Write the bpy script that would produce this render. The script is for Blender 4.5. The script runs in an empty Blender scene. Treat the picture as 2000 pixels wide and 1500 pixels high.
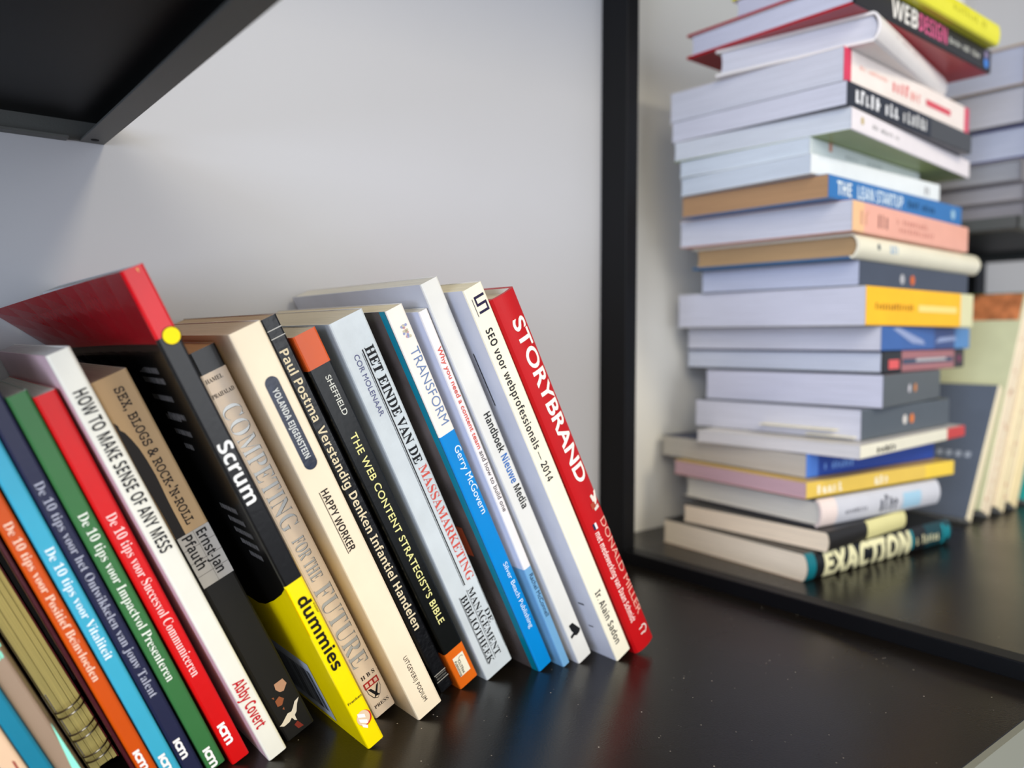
import bpy, bmesh, math, random
from mathutils import Matrix, Vector

S = 0.19            # metres per scene unit: the camera stands 19 cm above the shelf board
R_ = math.radians
sc = bpy.context.scene
col = sc.collection
rnd = random.Random(7)

# ------------------------------------------------------------------ camera
cam = bpy.data.cameras.new('camera')
cam_ob = bpy.data.objects.new('camera', cam)
col.objects.link(cam_ob)
right = Vector((0.7808515071595773, -0.624716614100419, -0.00027537887518429315))
down = Vector((-0.03601090809378447, -0.04457100197307805, -0.9983569703675018))
fwd = Vector((0.6236779122791488, 0.7795784616380984, -0.05729994664132089))
M = Matrix((right, -down, -fwd)).transposed().to_4x4()
M.translation = Vector((0, 0, S))
cam_ob.matrix_world = M
cam.sensor_width = 36.0
cam.sensor_fit = 'HORIZONTAL'
cam.lens = 36.0 * 1567.8 / 2000.0
cam.clip_start = 0.01
cam.clip_end = 50
cam.dof.use_dof = True
cam.dof.focus_distance = 2.06 * S
cam.dof.aperture_fstop = 5.0
sc.camera = cam_ob

# ------------------------------------------------------------------ view, world, lights
sc.view_settings.view_transform = 'Standard'
sc.view_settings.look = 'None'
sc.view_settings.exposure = -0.12
sc.view_settings.gamma = 1.0
sc.view_settings.use_curve_mapping = False

world = bpy.data.worlds.new('room_light')
sc.world = world
world.use_nodes = True
bg = world.node_tree.nodes['Background']
bg.inputs[0].default_value = (0.80, 0.85, 1.0, 1)
bg.inputs[1].default_value = 0.50


def area(name, loc, target, size, power, colour, size_y=None):
    l = bpy.data.lights.new(name, 'AREA')
    l.energy = power
    l.color = colour
    l.size = size
    if size_y:
        l.shape = 'RECTANGLE'
        l.size_y = size_y
    o = bpy.data.objects.new(name, l)
    o.location = loc
    o.rotation_euler = (Vector(target) - Vector(loc)).to_track_quat('-Z', 'Y').to_euler()
    col.objects.link(o)
    return o


# warm ceiling lamp in front of the bookcase; cool window light from the left
area('ceiling_lamp', (0.57, -1.50, 1.60), (0.35, 0.40, 0.15), 0.36, 20.0, (1.0, 0.89, 0.68))
area('front_fill', (0.45, -2.5, 0.42), (0.35, 0.40, 0.18), 2.4, 33.0, (0.93, 0.96, 1.0), 1.5)  # added fill with no known source, lifts the wall below the tray
area('left_ceiling_lamp', (-1.0, -1.25, 1.30), (0.50, 0.45, 0.15), 1.2, 26.0, (1.0, 0.92, 0.78))
area('window_light', (-1.9, -0.7, 0.42), (0.4, 0.40, 0.15), 1.2, 62.0, (0.68, 0.78, 1.0), 1.5)


# ------------------------------------------------------------------ materials
def lin(c):
    r = []
    for v in c:
        v /= 255.0
        r.append(v / 12.92 if v <= 0.04045 else ((v + 0.055) / 1.055) ** 2.4)
    return (*r, 1.0)


mats = {}


def mat(name, rgb, rough=0.45, spec=0.5, coat=0.0, var=0.0, scale=60, metal=0.0, bump=0.0, bscale=800, coat_rough=0.08):
    if name in mats:
        return mats[name]
    m = bpy.data.materials.new(name)
    m.use_nodes = True
    nt = m.node_tree
    b = nt.nodes['Principled BSDF']
    b.inputs['Base Color'].default_value = lin(rgb)
    b.inputs['Roughness'].default_value = rough
    b.inputs['Specular IOR Level'].default_value = spec * 0.75
    b.inputs['Metallic'].default_value = metal
    b.inputs['Coat Weight'].default_value = coat
    b.inputs['Coat Roughness'].default_value = coat_rough
    if var or bump:
        tc = nt.nodes.new('ShaderNodeTexCoord')
    if var:
        n = nt.nodes.new('ShaderNodeTexNoise')
        n.inputs['Scale'].default_value = scale
        n.inputs['Detail'].default_value = 5
        nt.links.new(tc.outputs['Object'], n.inputs['Vector'])
        cr = nt.nodes.new('ShaderNodeValToRGB')
        c = lin(rgb)
        cr.color_ramp.elements[0].position = 0.3
        cr.color_ramp.elements[1].position = 0.7
        cr.color_ramp.elements[0].color = tuple(x * (1 - var) for x in c[:3]) + (1,)
        cr.color_ramp.elements[1].color = tuple(min(1, x * (1 + var)) for x in c[:3]) + (1,)
        nt.links.new(n.outputs['Fac'], cr.inputs['Fac'])
        nt.links.new(cr.outputs['Color'], b.inputs['Base Color'])
    if bump:
        n2 = nt.nodes.new('ShaderNodeTexNoise')
        n2.inputs['Scale'].default_value = bscale
        n2.inputs['Detail'].default_value = 3
        nt.links.new(tc.outputs['Object'], n2.inputs['Vector'])
        bp = nt.nodes.new('ShaderNodeBump')
        bp.inputs['Strength'].default_value = bump
        bp.inputs['Distance'].default_value = 0.001
        nt.links.new(n2.outputs['Fac'], bp.inputs['Height'])
        nt.links.new(bp.outputs['Normal'], b.inputs['Normal'])
    mats[name] = m
    return m


def cover_mat(rgb, gloss=0.35, coat=0.0, var=0.04):
    return mat('cover_%d_%d_%d_%d' % (*rgb, int(gloss * 100) + int(coat * 1000)), rgb, rough=gloss, coat=coat, var=var, scale=45,
               bump=0.06, bscale=350)


def ink(rgb, gloss=0.4):
    return mat('ink_%d_%d_%d' % tuple(rgb), rgb, rough=0.5, spec=0.3)


def pages_mat(rgb, contrast=0.16):
    name = 'pages_%d_%d_%d' % tuple(rgb)
    if name in mats:
        return mats[name]
    m = bpy.data.materials.new(name)
    m.use_nodes = True
    nt = m.node_tree
    b = nt.nodes['Principled BSDF']
    b.inputs['Roughness'].default_value = 0.8
    b.inputs['Specular IOR Level'].default_value = 0.15
    tc = nt.nodes.new('ShaderNodeTexCoord')
    mp = nt.nodes.new('ShaderNodeMapping')
    mp.inputs['Scale'].default_value = (2600, 14, 14)     # thin sheets stacked along local x
    n = nt.nodes.new('ShaderNodeTexNoise')
    n.inputs['Scale'].default_value = 1.0
    n.inputs['Detail'].default_value = 4
    n.inputs['Roughness'].default_value = 0.75
    cr = nt.nodes.new('ShaderNodeValToRGB')
    c = lin(rgb)
    cr.color_ramp.elements[0].position = 0.25
    cr.color_ramp.elements[1].position = 0.62
    cr.color_ramp.elements[0].color = tuple(x * (1 - contrast * 2) for x in c[:3]) + (1,)
    cr.color_ramp.elements[1].color = c
    bp = nt.nodes.new('ShaderNodeBump')
    bp.inputs['Strength'].default_value = 0.3
    bp.inputs['Distance'].default_value = 0.0004
    nt.links.new(tc.outputs['Object'], mp.inputs['Vector'])
    nt.links.new(mp.outputs['Vector'], n.inputs['Vector'])
    nt.links.new(n.outputs['Fac'], cr.inputs['Fac'])
    nt.links.new(cr.outputs['Color'], b.inputs['Base Color'])
    nt.links.new(n.outputs['Fac'], bp.inputs['Height'])
    nt.links.new(bp.outputs['Normal'], b.inputs['Normal'])
    mats[name] = m
    return m


def shelf_mat(rgb=(20, 16, 11), rough=0.27):
    """satin black board with fine dust, lint and faint wiping marks"""
    m = bpy.data.materials.new('black_shelf_board')
    m.use_nodes = True
    nt = m.node_tree
    b = nt.nodes['Principled BSDF']
    b.inputs['Specular IOR Level'].default_value = 0.36
    tc = nt.nodes.new('ShaderNodeTexCoord')
    # dust specks
    v = nt.nodes.new('ShaderNodeTexVoronoi')
    v.inputs['Scale'].default_value = 190
    v.inputs['Randomness'].default_value = 1.0
    nt.links.new(tc.outputs['Object'], v.inputs['Vector'])
    mr = nt.nodes.new('ShaderNodeMapRange')
    mr.inputs['From Min'].default_value = 0.05
    mr.inputs['From Max'].default_value = 0.085
    mr.inputs['To Min'].default_value = 1.0
    mr.inputs['To Max'].default_value = 0.0
    nt.links.new(v.outputs['Distance'], mr.inputs['Value'])
    n = nt.nodes.new('ShaderNodeTexNoise')
    n.inputs['Scale'].default_value = 38
    n.inputs['Detail'].default_value = 2
    nt.links.new(tc.outputs['Object'], n.inputs['Vector'])
    gt = nt.nodes.new('ShaderNodeMapRange')
    gt.inputs['From Min'].default_value = 0.50
    gt.inputs['From Max'].default_value = 0.60
    nt.links.new(n.outputs['Fac'], gt.inputs['Value'])
    mu = nt.nodes.new('ShaderNodeMath')
    mu.operation = 'MULTIPLY'
    nt.links.new(mr.outputs['Result'], mu.inputs[0])
    nt.links.new(gt.outputs['Result'], mu.inputs[1])
    mix = nt.nodes.new('ShaderNodeMix')
    mix.data_type = 'RGBA'
    mix.inputs['A'].default_value = lin(rgb)
    mix.inputs['B'].default_value = lin((190, 180, 162))
    nt.links.new(mu.outputs['Value'], mix.inputs['Factor'])
    nt.links.new(mix.outputs['Result'], b.inputs['Base Color'])
    # uneven sheen
    n2 = nt.nodes.new('ShaderNodeTexNoise')
    n2.inputs['Scale'].default_value = 9
    n2.inputs['Detail'].default_value = 6
    nt.links.new(tc.outputs['Object'], n2.inputs['Vector'])
    rr = nt.nodes.new('ShaderNodeMapRange')
    rr.inputs['To Min'].default_value = rough - 0.07
    rr.inputs['To Max'].default_value = rough + 0.09
    nt.links.new(n2.outputs['Fac'], rr.inputs['Value'])
    nt.links.new(rr.outputs['Result'], b.inputs['Roughness'])
    n3 = nt.nodes.new('ShaderNodeTexNoise')
    n3.inputs['Scale'].default_value = 900
    nt.links.new(tc.outputs['Object'], n3.inputs['Vector'])
    bp = nt.nodes.new('ShaderNodeBump')
    bp.inputs['Strength'].default_value = 0.12
    bp.inputs['Distance'].default_value = 0.0005
    nt.links.new(n3.outputs['Fac'], bp.inputs['Height'])
    nt.links.new(bp.outputs['Normal'], b.inputs['Normal'])
    return m


# ------------------------------------------------------------------ object helpers
def link(name, me, parent=None, material=None):
    o = bpy.data.objects.new(name, me)
    col.objects.link(o)
    if parent is not None:
        o.parent = parent
    if material is not None:
        if not isinstance(material, (list, tuple)):
            material = [material]
        for m in material:
            me.materials.append(m)
    return o


def bm_obj(name, bm, material, parent=None):
    me = bpy.data.meshes.new(name)
    bmesh.ops.recalc_face_normals(bm, faces=bm.faces)
    bm.to_mesh(me)
    bm.free()
    return link(name, me, parent, material)


def add_box(bm, x0, x1, y0, y1, z0, z1, bev=0.0):
    b2 = bmesh.new()
    bmesh.ops.create_cube(b2, size=1)
    for v in b2.verts:
        v.co = Vector((x0 + (v.co.x + .5) * (x1 - x0), y0 + (v.co.y + .5) * (y1 - y0), z0 + (v.co.z + .5) * (z1 - z0)))
    if bev:
        bmesh.ops.bevel(b2, geom=list(b2.edges), offset=bev, segments=2, affect='EDGES', profile=0.5)
    t = bpy.data.meshes.new('tmp')
    b2.to_mesh(t)
    b2.free()
    bm.from_mesh(t)
    bpy.data.meshes.remove(t)


def box(name, lims, material, parent=None, bev=0.0, unit=S):
    bm = bmesh.new()
    add_box(bm, *[l * unit for l in lims], bev=bev)
    return bm_obj(name, bm, material, parent)


def tag(o, label=None, cat=None, group=None, kind=None):
    if label:
        o['label'] = label
    if cat:
        o['category'] = cat
    if group:
        o['group'] = group
    if kind:
        o['kind'] = kind
    return o


def flat(name, polys, y, parent, material):
    """flat print: polygons [(x,z),...] in a book's own axes, lying at depth y"""
    bm = bmesh.new()
    for p in polys:
        bm.faces.new([bm.verts.new((a, y, b)) for a, b in p])
    me = bpy.data.meshes.new(name)
    bm.to_mesh(me)
    bm.free()
    return link(name, me, parent, material)


# ------------------------------------------------------------------ lettering
STY = {'sans': None, 'bold': (0x1D5D4, 0x1D5EE, 0x1D7EC), 'serif': (0x1D400, 0x1D41A, 0x1D7CE), 'mono': (0x1D670, 0x1D68A, 0x1D7F6)}


def conv(s, style):
    t = STY[style]
    if not t:
        return s
    r = ''
    for ch in s:
        if 'A' <= ch <= 'Z':
            r += chr(t[0] + ord(ch) - 65)
        elif 'a' <= ch <= 'z':
            r += chr(t[1] + ord(ch) - 97)
        elif '0' <= ch <= '9':
            r += chr(t[2] + ord(ch) - 48)
        else:
            r += ch
    return r


def text_mesh(s, style, weight, spacing):
    cu = bpy.data.curves.new('lettering', 'FONT')
    cu.body = conv(s, style)
    cu.offset = weight
    cu.space_character = spacing
    cu.resolution_u = 4
    o = bpy.data.objects.new('lettering', cu)
    col.objects.link(o)
    dg = bpy.context.evaluated_depsgraph_get()
    me = bpy.data.meshes.new_from_object(o.evaluated_get(dg))
    bpy.data.objects.remove(o)
    bpy.data.curves.remove(cu)
    return me


_cap = {}


def cap_height(style, weight):
    k = (style, weight)
    if k not in _cap:
        me = text_mesh('H', style, weight, 1)
        ys = [v.co.y for v in me.vertices]
        _cap[k] = (min(ys), max(ys))
        bpy.data.meshes.remove(me)
    return _cap[k]


def spine_text(bk, s, u0, u1, v, cap, rgb, style='sans', weight=0.0, spacing=1.0, across=False, name='title_lettering',
               v1=None, label=None):
    """lettering on the spine. u runs 0..1 from head to foot, v 0..1 from left to right, cap = letter height / spine width.
    across: the line runs from v to v1 at height u."""
    me = text_mesh(s, style, weight, spacing)
    if not len(me.vertices):
        return None
    xs = [p.co.x for p in me.vertices]
    x0, x1 = min(xs), max(xs)
    c0, c1 = cap_height(style, weight)
    H, T = bk['H_'], bk['T_']
    if bk['b_'] and not across:      # cut the letters along the facets of a rounded spine so that they follow it
        bm = bmesh.new()
        bm.from_mesh(me)
        for i in range(1, 14):
            yy = c0 + ((i / 14.0 - v) / cap + 0.5) * (c1 - c0)
            bmesh.ops.bisect_plane(bm, geom=bm.verts[:] + bm.edges[:] + bm.faces[:], plane_co=(0, yy, 0), plane_no=(0, 1, 0))
        bm.to_mesh(me)
        bm.free()
    for p in me.vertices:
        a = (p.co.x - x0) / (x1 - x0)
        b = (p.co.y - c0) / (c1 - c0)
        if across:
            X = (v + (v1 - v) * a) * T
            Z = H * (1 - u0) + (b - 0.5) * cap * T
        else:
            X = (v + (b - 0.5) * cap) * T
            Z = H * (1 - (u0 + (u1 - u0) * a))
        p.co = Vector((X, spine_y(bk, X) - 0.00022, Z))
    o = link(name, me, bk['spine_'], ink(rgb))
    if label:
        o['label'] = label
    return o


def spine_y(bk, x):
    T, b = bk['T_'], bk['b_']
    return -b * max(0.0, 1 - (2 * x / T - 1) ** 2)


def spine_shape(bk, pts_list, rgb, name='printed_mark', lift=0.0002, m=None, label=None):
    """flat printed shapes; points are (u, v)"""
    H, T = bk['H_'], bk['T_']
    bm = bmesh.new()
    for pts in pts_list:
        bm.faces.new([bm.verts.new((v * T, spine_y(bk, v * T) - lift, H * (1 - u))) for u, v in pts])
    me = bpy.data.meshes.new(name)
    bmesh.ops.recalc_face_normals(bm, faces=bm.faces)
    bm.to_mesh(me)
    bm.free()
    o = link(name, me, bk['spine_'], m or ink(rgb))
    if label:
        o['label'] = label
    return o


def rect(u0, u1, v0, v1, n=1):
    """n strips across so that marks follow a rounded spine"""
    return [[(u0, v0 + (v1 - v0) * i / n), (u1, v0 + (v1 - v0) * i / n), (u1, v0 + (v1 - v0) * (i + 1) / n), (u0, v0 + (v1 - v0) * (i + 1) / n)]
            for i in range(n)]


def disc(bk, u, v, r, n=24, rz=None):
    """circle of radius r (fraction of the spine width) centred at u, v"""
    H, T = bk['H_'], bk['T_']
    return [[(u - math.sin(a) * (rz or r) * T / H, v + math.cos(a) * r) for a in [2 * math.pi * i / n for i in range(n)]]]


def marks(bk, u0, u1, v, cap, rgb, n, seed=1, name='faded_lettering'):
    """lettering too blurred to read in the photograph: a row of small uneven strokes"""
    r = random.Random(seed)
    L = []
    du = (u1 - u0) / n
    for i in range(n):
        if r.random() < 0.12 and n > 6:
            continue
        a = u0 + du * (i + 0.1)
        w = du * (0.30 + 0.25 * r.random())
        h = cap * (0.7 + 0.3 * r.random())
        L += rect(a, a + w, v - cap / 2, v - cap / 2 + h, 3)
        if r.random() < 0.6:
            q = v - cap / 2 + r.choice([0, 0.38, 0.75]) * cap
            L += rect(a + w, a + w + du * 0.28, q, q + cap * 0.22, 2)
    o = spine_shape(bk, L, rgb, name=name)
    o['kind'] = 'stuff'
    return o


# ------------------------------------------------------------------ the book builder
def build_cover(T, H, D, t, bulge, zones, mlist, flare=None, over=0.0):
    """U-shaped cover: left board, spine, right board. zones: dict side -> [(u_end, material index)]"""
    r = min(0.0011, T * 0.2)
    nb = 9 if flare else 2
    outer, side = [], []
    for i in range(nb):
        outer.append((0.0, D - (D - r) * i / (nb - 1)))
        side.append('L')
    if bulge:
        ns = 14
        for i in range(1, ns):
            x = T * i / ns
            outer.append((x, -bulge * (1 - (2 * i / ns - 1) ** 2)))
    else:
        outer += [(r * 0.29, r * 0.29), (r, 0.0), (T - r, 0.0), (T - r * 0.29, r * 0.29)]
    nsp = len(outer) - nb
    for i in range(nb):
        outer.append((T, r + (D - r) * i / (nb - 1)))
    n = len(outer)
    k_spine = (nb - 1, nb + nsp)          # segments in this range belong to the spine

    def seg_side(i):
        return 'L' if i < k_spine[0] else ('R' if i >= k_spine[1] else 'S')
    us = {0.0, 1.0}
    for z in zones.values():
        for u, _ in z:
            us.add(u)
    if flare:
        for i in range(1, 12):
            us.add(round(i / 28.0, 4))
    us = sorted(us)

    def inner(p):
        x, y = p
        return (min(max(x, t), T - t), max(y + t if y < r * 1.5 else y, -bulge + t))
    bm = bmesh.new()
    vo, vi = [], []
    for u in us:
        z = H * (1 - u)
        ro, ri = [], []
        for (x, y) in outer:
            ix, iy = inner((x, y))
            dx = 0.0
            if flare and x <= 0.0:
                dx = -flare * (max(0, y) / D) ** 1.7 * max(0.0, 1 - u / 0.21) ** 1.2
            ro.append(bm.verts.new((x + dx, y, z)))
            ri.append(bm.verts.new((ix + dx, iy, z)))
        vo.append(ro)
        vi.append(ri)

    def zmat(sd, u):
        for ue, mi in zones.get(sd, zones['S']):
            if u < ue:
                return mi
        return 0
    for j in range(len(us) - 1):
        um = (us[j] + us[j + 1]) / 2
        for i in range(n - 1):
            mi = zmat(seg_side(i), um)
            f = bm.faces.new((vo[j][i], vo[j][i + 1], vo[j + 1][i + 1], vo[j + 1][i]))
            f.material_index = mi
            f = bm.faces.new((vi[j][i + 1], vi[j][i], vi[j + 1][i], vi[j + 1][i + 1]))
            f.material_index = len(mlist) - 1
        for i in (0, n - 1):
            f = bm.faces.new((vo[j][i], vo[j + 1][i], vi[j + 1][i], vi[j][i]))
            f.material_index = zmat('L' if i == 0 else 'R', um)
    for j, uu in ((0, 0.0), (len(us) - 1, 0.999)):
        for i in range(n - 1):
            try:
                f = bm.faces.new((vo[j][i], vi[j][i], vi[j][i + 1], vo[j][i + 1]))
                f.material_index = zmat(seg_side(i), uu)
            except ValueError:
                pass
    return bm


def book(label, H, T, D, zones, pages=(232, 224, 200), hard=False, bulge=0.0, gloss=0.35, coat=0.0, flare=None, unit=S, name='book',
         inner_rgb=(225, 220, 210), group=None, cat='book', cover_t=None, short=0.0, mat_override=None):
    """zones: {'S': [(u_end, rgb),...], 'L': ..., 'R': ...}. returns dict with root, sizes and the spine part"""
    H, T, D, bulge = H * unit, T * unit, D * unit, bulge * unit
    root = bpy.data.objects.new(name, None)
    root.empty_display_size = 0.02
    col.objects.link(root)
    tag(root, label, cat, group)
    t = cover_t or (0.0022 if hard else 0.00035)
    mlist, zi = [], {}
    for sd, zz in zones.items():
        zi[sd] = []
        for u, rgb in zz:
            m = (mat_override or {}).get(rgb) or cover_mat(rgb, gloss, coat)
            if m not in mlist:
                mlist.append(m)
            zi[sd].append((u if u < 1 else 1.01, mlist.index(m)))
    mlist.append(cover_mat(inner_rgb, 0.6))
    zi = {k: [(min(u, 1.0) if u <= 1 else 1.0, m) for u, m in v] for k, v in zi.items()}
    bm = build_cover(T, H, D, t, bulge, zi, mlist, flare * unit if flare else None)
    cv = bm_obj('cover', bm, mlist, root)
    # page block: head, tail and fore-edge a little inside the boards of a hardback
    ins = 0.0028 if hard else 0.0004
    bm = bmesh.new()
    x0, x1 = t + 0.0001, T - t - 0.0001
    y0, y1 = t + 0.0004, D - (ins + 0.0006)
    z0, z1 = ins, H - ins - short * unit
    prof = [(x0, y1), (x0, y0)]
    if bulge:
        for i in range(1, 8):
            x = x0 + (x1 - x0) * i / 8
            prof.append((x, y0 - (bulge * 0.8) * (1 - (2 * i / 8 - 1) ** 2)))
    prof += [(x1, y0), (x1, y1)]
    for i in range(1, 5):      # slightly hollow fore-edge
        x = x1 - (x1 - x0) * i / 5
        prof.append((x, y1 - (0.0012 if hard else 0.0004) * math.sin(math.pi * i / 5)))
    a = [bm.verts.new((x, y, z0)) for x, y in prof]
    b = [bm.verts.new((x, y, z1)) for x, y in prof]
    m_ = len(prof)
    for i in range(m_):
        bm.faces.new((a[i], a[(i + 1) % m_], b[(i + 1) % m_], b[i]))
    bm.faces.new(a[::-1])
    bm.faces.new(b)
    pg = bm_obj('page_block', bm, pages_mat(pages), root)
    return {'root': root, 'H_': H, 'T_': T, 'D_': D, 'b_': bulge, 'spine_': cv, 'pages': pg}


def place_row(bk, X0, Y0, lean, yaw):
    """stand a book on its foot's left edge, leaning to the left"""
    a, p = R_(lean), R_(yaw)
    Rz = Matrix.Rotation(p, 4, 'Z')
    Ry = Matrix.Rotation(-a, 4, 'Y')
    bk['root'].matrix_world = Matrix.Translation((X0 * S, Y0 * S, 0.0)) @ Rz @ Ry


def place_row_right(bk, X0, Y0, lean, yaw):
    """stand a book on its foot's right edge, leaning to the right"""
    a, p = R_(lean), R_(yaw)
    Rz = Matrix.Rotation(p, 4, 'Z')
    Ry = Matrix.Rotation(a, 4, 'Y')
    bk['root'].matrix_world = Matrix.Translation((X0 * S, Y0 * S, 0.0)) @ Rz @ Ry @ Matrix.Translation((-bk['T_'], 0, 0)) \
        @ Matrix.Identity(4)


def place_flat(bk, X0, Y0, yaw, L, z0):
    """lay a book flat, spine to the front, head to the left"""
    cs, sn = math.cos(R_(yaw)), math.sin(R_(yaw))
    a = Vector((cs, sn, 0))
    b = Vector((-sn, cs, 0))
    o = Vector((X0, Y0, z0)) * S + a * L * S
    m = Matrix((Vector((0, 0, 1)), b, -a)).transposed().to_4x4()
    m.translation = o
    bk['root'].matrix_world = m


# ================================================================== the setting
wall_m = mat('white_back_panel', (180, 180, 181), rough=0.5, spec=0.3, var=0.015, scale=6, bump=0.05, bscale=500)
black_steel = mat('black_powder_coat', (9, 10, 12), rough=0.45, spec=0.25, bump=0.1, bscale=1400)
tray_steel = mat('dark_grey_powder_coat', (80, 81, 77), rough=0.45, spec=0.4, bump=0.1, bscale=1400)
tray_inner = mat('black_tray_inside', (9, 9, 9), rough=0.5, spec=0.3)
shelf_m = shelf_mat()

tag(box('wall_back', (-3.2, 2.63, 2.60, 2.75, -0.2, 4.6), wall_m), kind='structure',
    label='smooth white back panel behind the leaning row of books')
wall2_m = mat('white_back_panel_lit', (224, 222, 214), rough=0.5, spec=0.3, var=0.015, scale=6, bump=0.05, bscale=500)  # same white panel made paler; light on this wall put into the colour
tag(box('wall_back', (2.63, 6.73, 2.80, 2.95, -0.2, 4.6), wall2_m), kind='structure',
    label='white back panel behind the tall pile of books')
tag(box('wall_back', (6.73, 12, 2.70, 2.85, -0.2, 4.6), wall_m), kind='structure',
    label='white back panel right of the far post')

case = bpy.data.objects.new('bookcase', None)
col.objects.link(case)
tag(case, 'black steel bookcase with glossy black shelf boards holding all the books', 'bookcase')
box('shelf_board', (-3.2, 2.592, 0.762, 2.60, -0.10, 0.0), shelf_m, case, bev=0.0006)
box('shelf_board', (2.665, 10.0, 0.762, 2.80, -0.10, 0.0), shelf_m, case, bev=0.0006)
tag(box('front_edge', (-3.2, 2.592, 0.745, 0.762, -0.105, 0.0), mat('grey_edge_band', (128, 128, 112), rough=0.4, spec=0.5), case),
    label='light grey edge band along the front of the black board')
box('front_edge', (2.665, 10.0, 0.745, 0.762, -0.105, 0.0), mats['grey_edge_band'], case)
tag(box('divider_bar', (2.592, 2.665, 0.74, 2.44, -0.13, 0.055), black_steel, case, bev=0.0008),
    label='raised black bar between the two shelf boards')
tag(box('post', (2.592, 2.665, 2.445, 2.80, -0.13, 4.6), black_steel, case, bev=0.0006),
    label='black upright post between the two bays')
box('post_flange', (2.60, 2.70, 2.50, 2.80, -0.0, 3.6), black_steel, case, bev=0.0004)
tag(box('post', (6.62, 6.80, 2.60, 2.80, -0.13, 2.2), black_steel, case, bev=0.0006), label='far black post behind the pile')


def tray(x0, x1, y0, y1, z, label):
    """steel shelf tray seen from below: sheet with a turned-down rim and inward flange"""
    t = 0.009
    sh = bpy.data.objects.new('upper_shelf', None)
    col.objects.link(sh)
    sh.parent = case
    sh['label'] = label
    box('sheet', (x0 + t, x1 - t, y0 + t, y1 - t, z + 0.055, z + 0.066), tray_inner, sh)
    # rims
    bm = bmesh.new()
    for b in ((x1 - t, x1, y0, y1, z, z + 0.066), (x0, x0 + t, y0, y1, z, z + 0.066), (x0, x1, y0, y0 + t, z, z + 0.066),
              (x0, x1, y1 - t, y1, z, z + 0.066)):
        add_box(bm, *[q * S for q in b], bev=0.0003)
    bm_obj('rim', bm, tray_steel, sh)
    for nm_, b in (('side_flange', (x1 - 0.066, x1 - 0.001, y0, y1, z - 0.001, z + 0.006)), ('side_flange', (x0, x0 + 0.066, y0, y1, z - 0.001, z + 0.006)),
                   ('rear_flange', (x0 + 0.07, x1 - 0.10, y1 - 0.046, y1, z - 0.004, z + 0.004)), ('front_flange', (x0 + 0.07, x1 - 0.07, y0, y0 + 0.046, z - 0.004, z + 0.004))):
        box(nm_, b, tray_steel, sh, bev=0.0003)
    return sh


tr = tray(-3.0, 0.5576, 0.74, 2.598, 1.5627, 'black steel shelf tray seen from below at upper left')
bm = bmesh.new()
bmesh.ops.create_cone(bm, cap_ends=True, segments=24, radius1=0.0105 * S, radius2=0.0105 * S, depth=0.0006)
for v in bm.verts:
    v.co += Vector((0.522 * S, 2.548 * S, 1.5615 * S))
bm_obj('screw_hole', bm, mat('hole_black', (2, 2, 2), rough=0.9), tr)
tray(4.62, 6.61, 1.62, 2.79, 1.5627, 'black steel shelf tray carrying the far pile of books')
tag(box('top_shelf_board', (-3.2, 5.9, 0.76, 2.59, 3.35, 3.45), black_steel, case, bev=0.0006), label='full-width black shelf above the frame')

# ================================================================== the leaning row
BLK = (11, 10, 9)
W = (236, 234, 228)


def rowbook(label, X0, Y0, lean, H, T, yaw, D, zones, **k):
    b = book(label, H, T, D, zones, **k)
    place_row(b, X0, Y0, lean, yaw)
    return b


# --- bottom-left corner
b = rowbook('peach book in the bottom left corner, mostly cut off by the frame', 0.238, 1.85, 24.5, 1.02, 0.037, 0, 0.70,
            {'S': [(1, (232, 196, 160))]})
spine_shape(b, [[(0.845, 0.62), (0.85, 0.70), (0.88, 0.66), (0.875, 0.58)]], (150, 20, 30))
b = rowbook('teal book standing between the peach one and the taupe one', 0.281, 1.85, 24.5, 1.04, 0.033, 0, 0.70,
            {'S': [(1, (24, 122, 148))]})
b = rowbook('taupe book with mint green letters and a mint triangle at its foot', 0.318, 1.86, 24.5, 1.05, 0.037, 0, 0.70,
            {'S': [(1, (158, 134, 112))]}, pages=(225, 215, 190))
spine_text(b, 'iëls', 0.56, 0.635, 0.80, 0.50, (140, 236, 205), 'sans', 0.025)
spine_shape(b, [[(0.80, 1.0), (1.0, 1.0), (1.0, 0.40)]], (150, 244, 214), name='mint_triangle')

# --- wire-bound notebook
nb = bpy.data.objects.new('wire_bound_notebook', None)
col.objects.link(nb)
tag(nb, 'wire-bound notebook with yellowed pages and metal ring loops across its edge', 'notebook')
nT, nH, nD = 0.057 * S, 1.02 * S, 0.56 * S
nm = pages_mat((255, 238, 150), 0.18)
bm = bmesh.new()
w_ = [0.0, 0.30, 0.62, 0.82, 1.0]
for i in range(4):     # four signatures that do not quite line up
    add_box(bm, nT * w_[i] + 0.00012, nT * w_[i + 1] - 0.00008, rnd.uniform(0, 0.0009), nD, rnd.uniform(0.0003, 0.0018), nH - rnd.uniform(0.0003, .001))
bm_obj('page_block', bm, nm, nb)
bm = bmesh.new()
add_box(bm, nT + 0.0001, nT + 0.0005, 0.0, nD + 0.002, 0.0, nH)
bm_obj('back_cover', bm, cover_mat((120, 30, 34), 0.5), nb)
bm = bmesh.new()
add_box(bm, -0.0005, -0.0001, -0.0003, nD + 0.002, 0.0, nH)
bm_obj('front_cover', bm, cover_mat((120, 105, 60), 0.5), nb)
ring_m = mat('ring_wire', (190, 185, 175), rough=0.22, metal=1.0)
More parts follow.
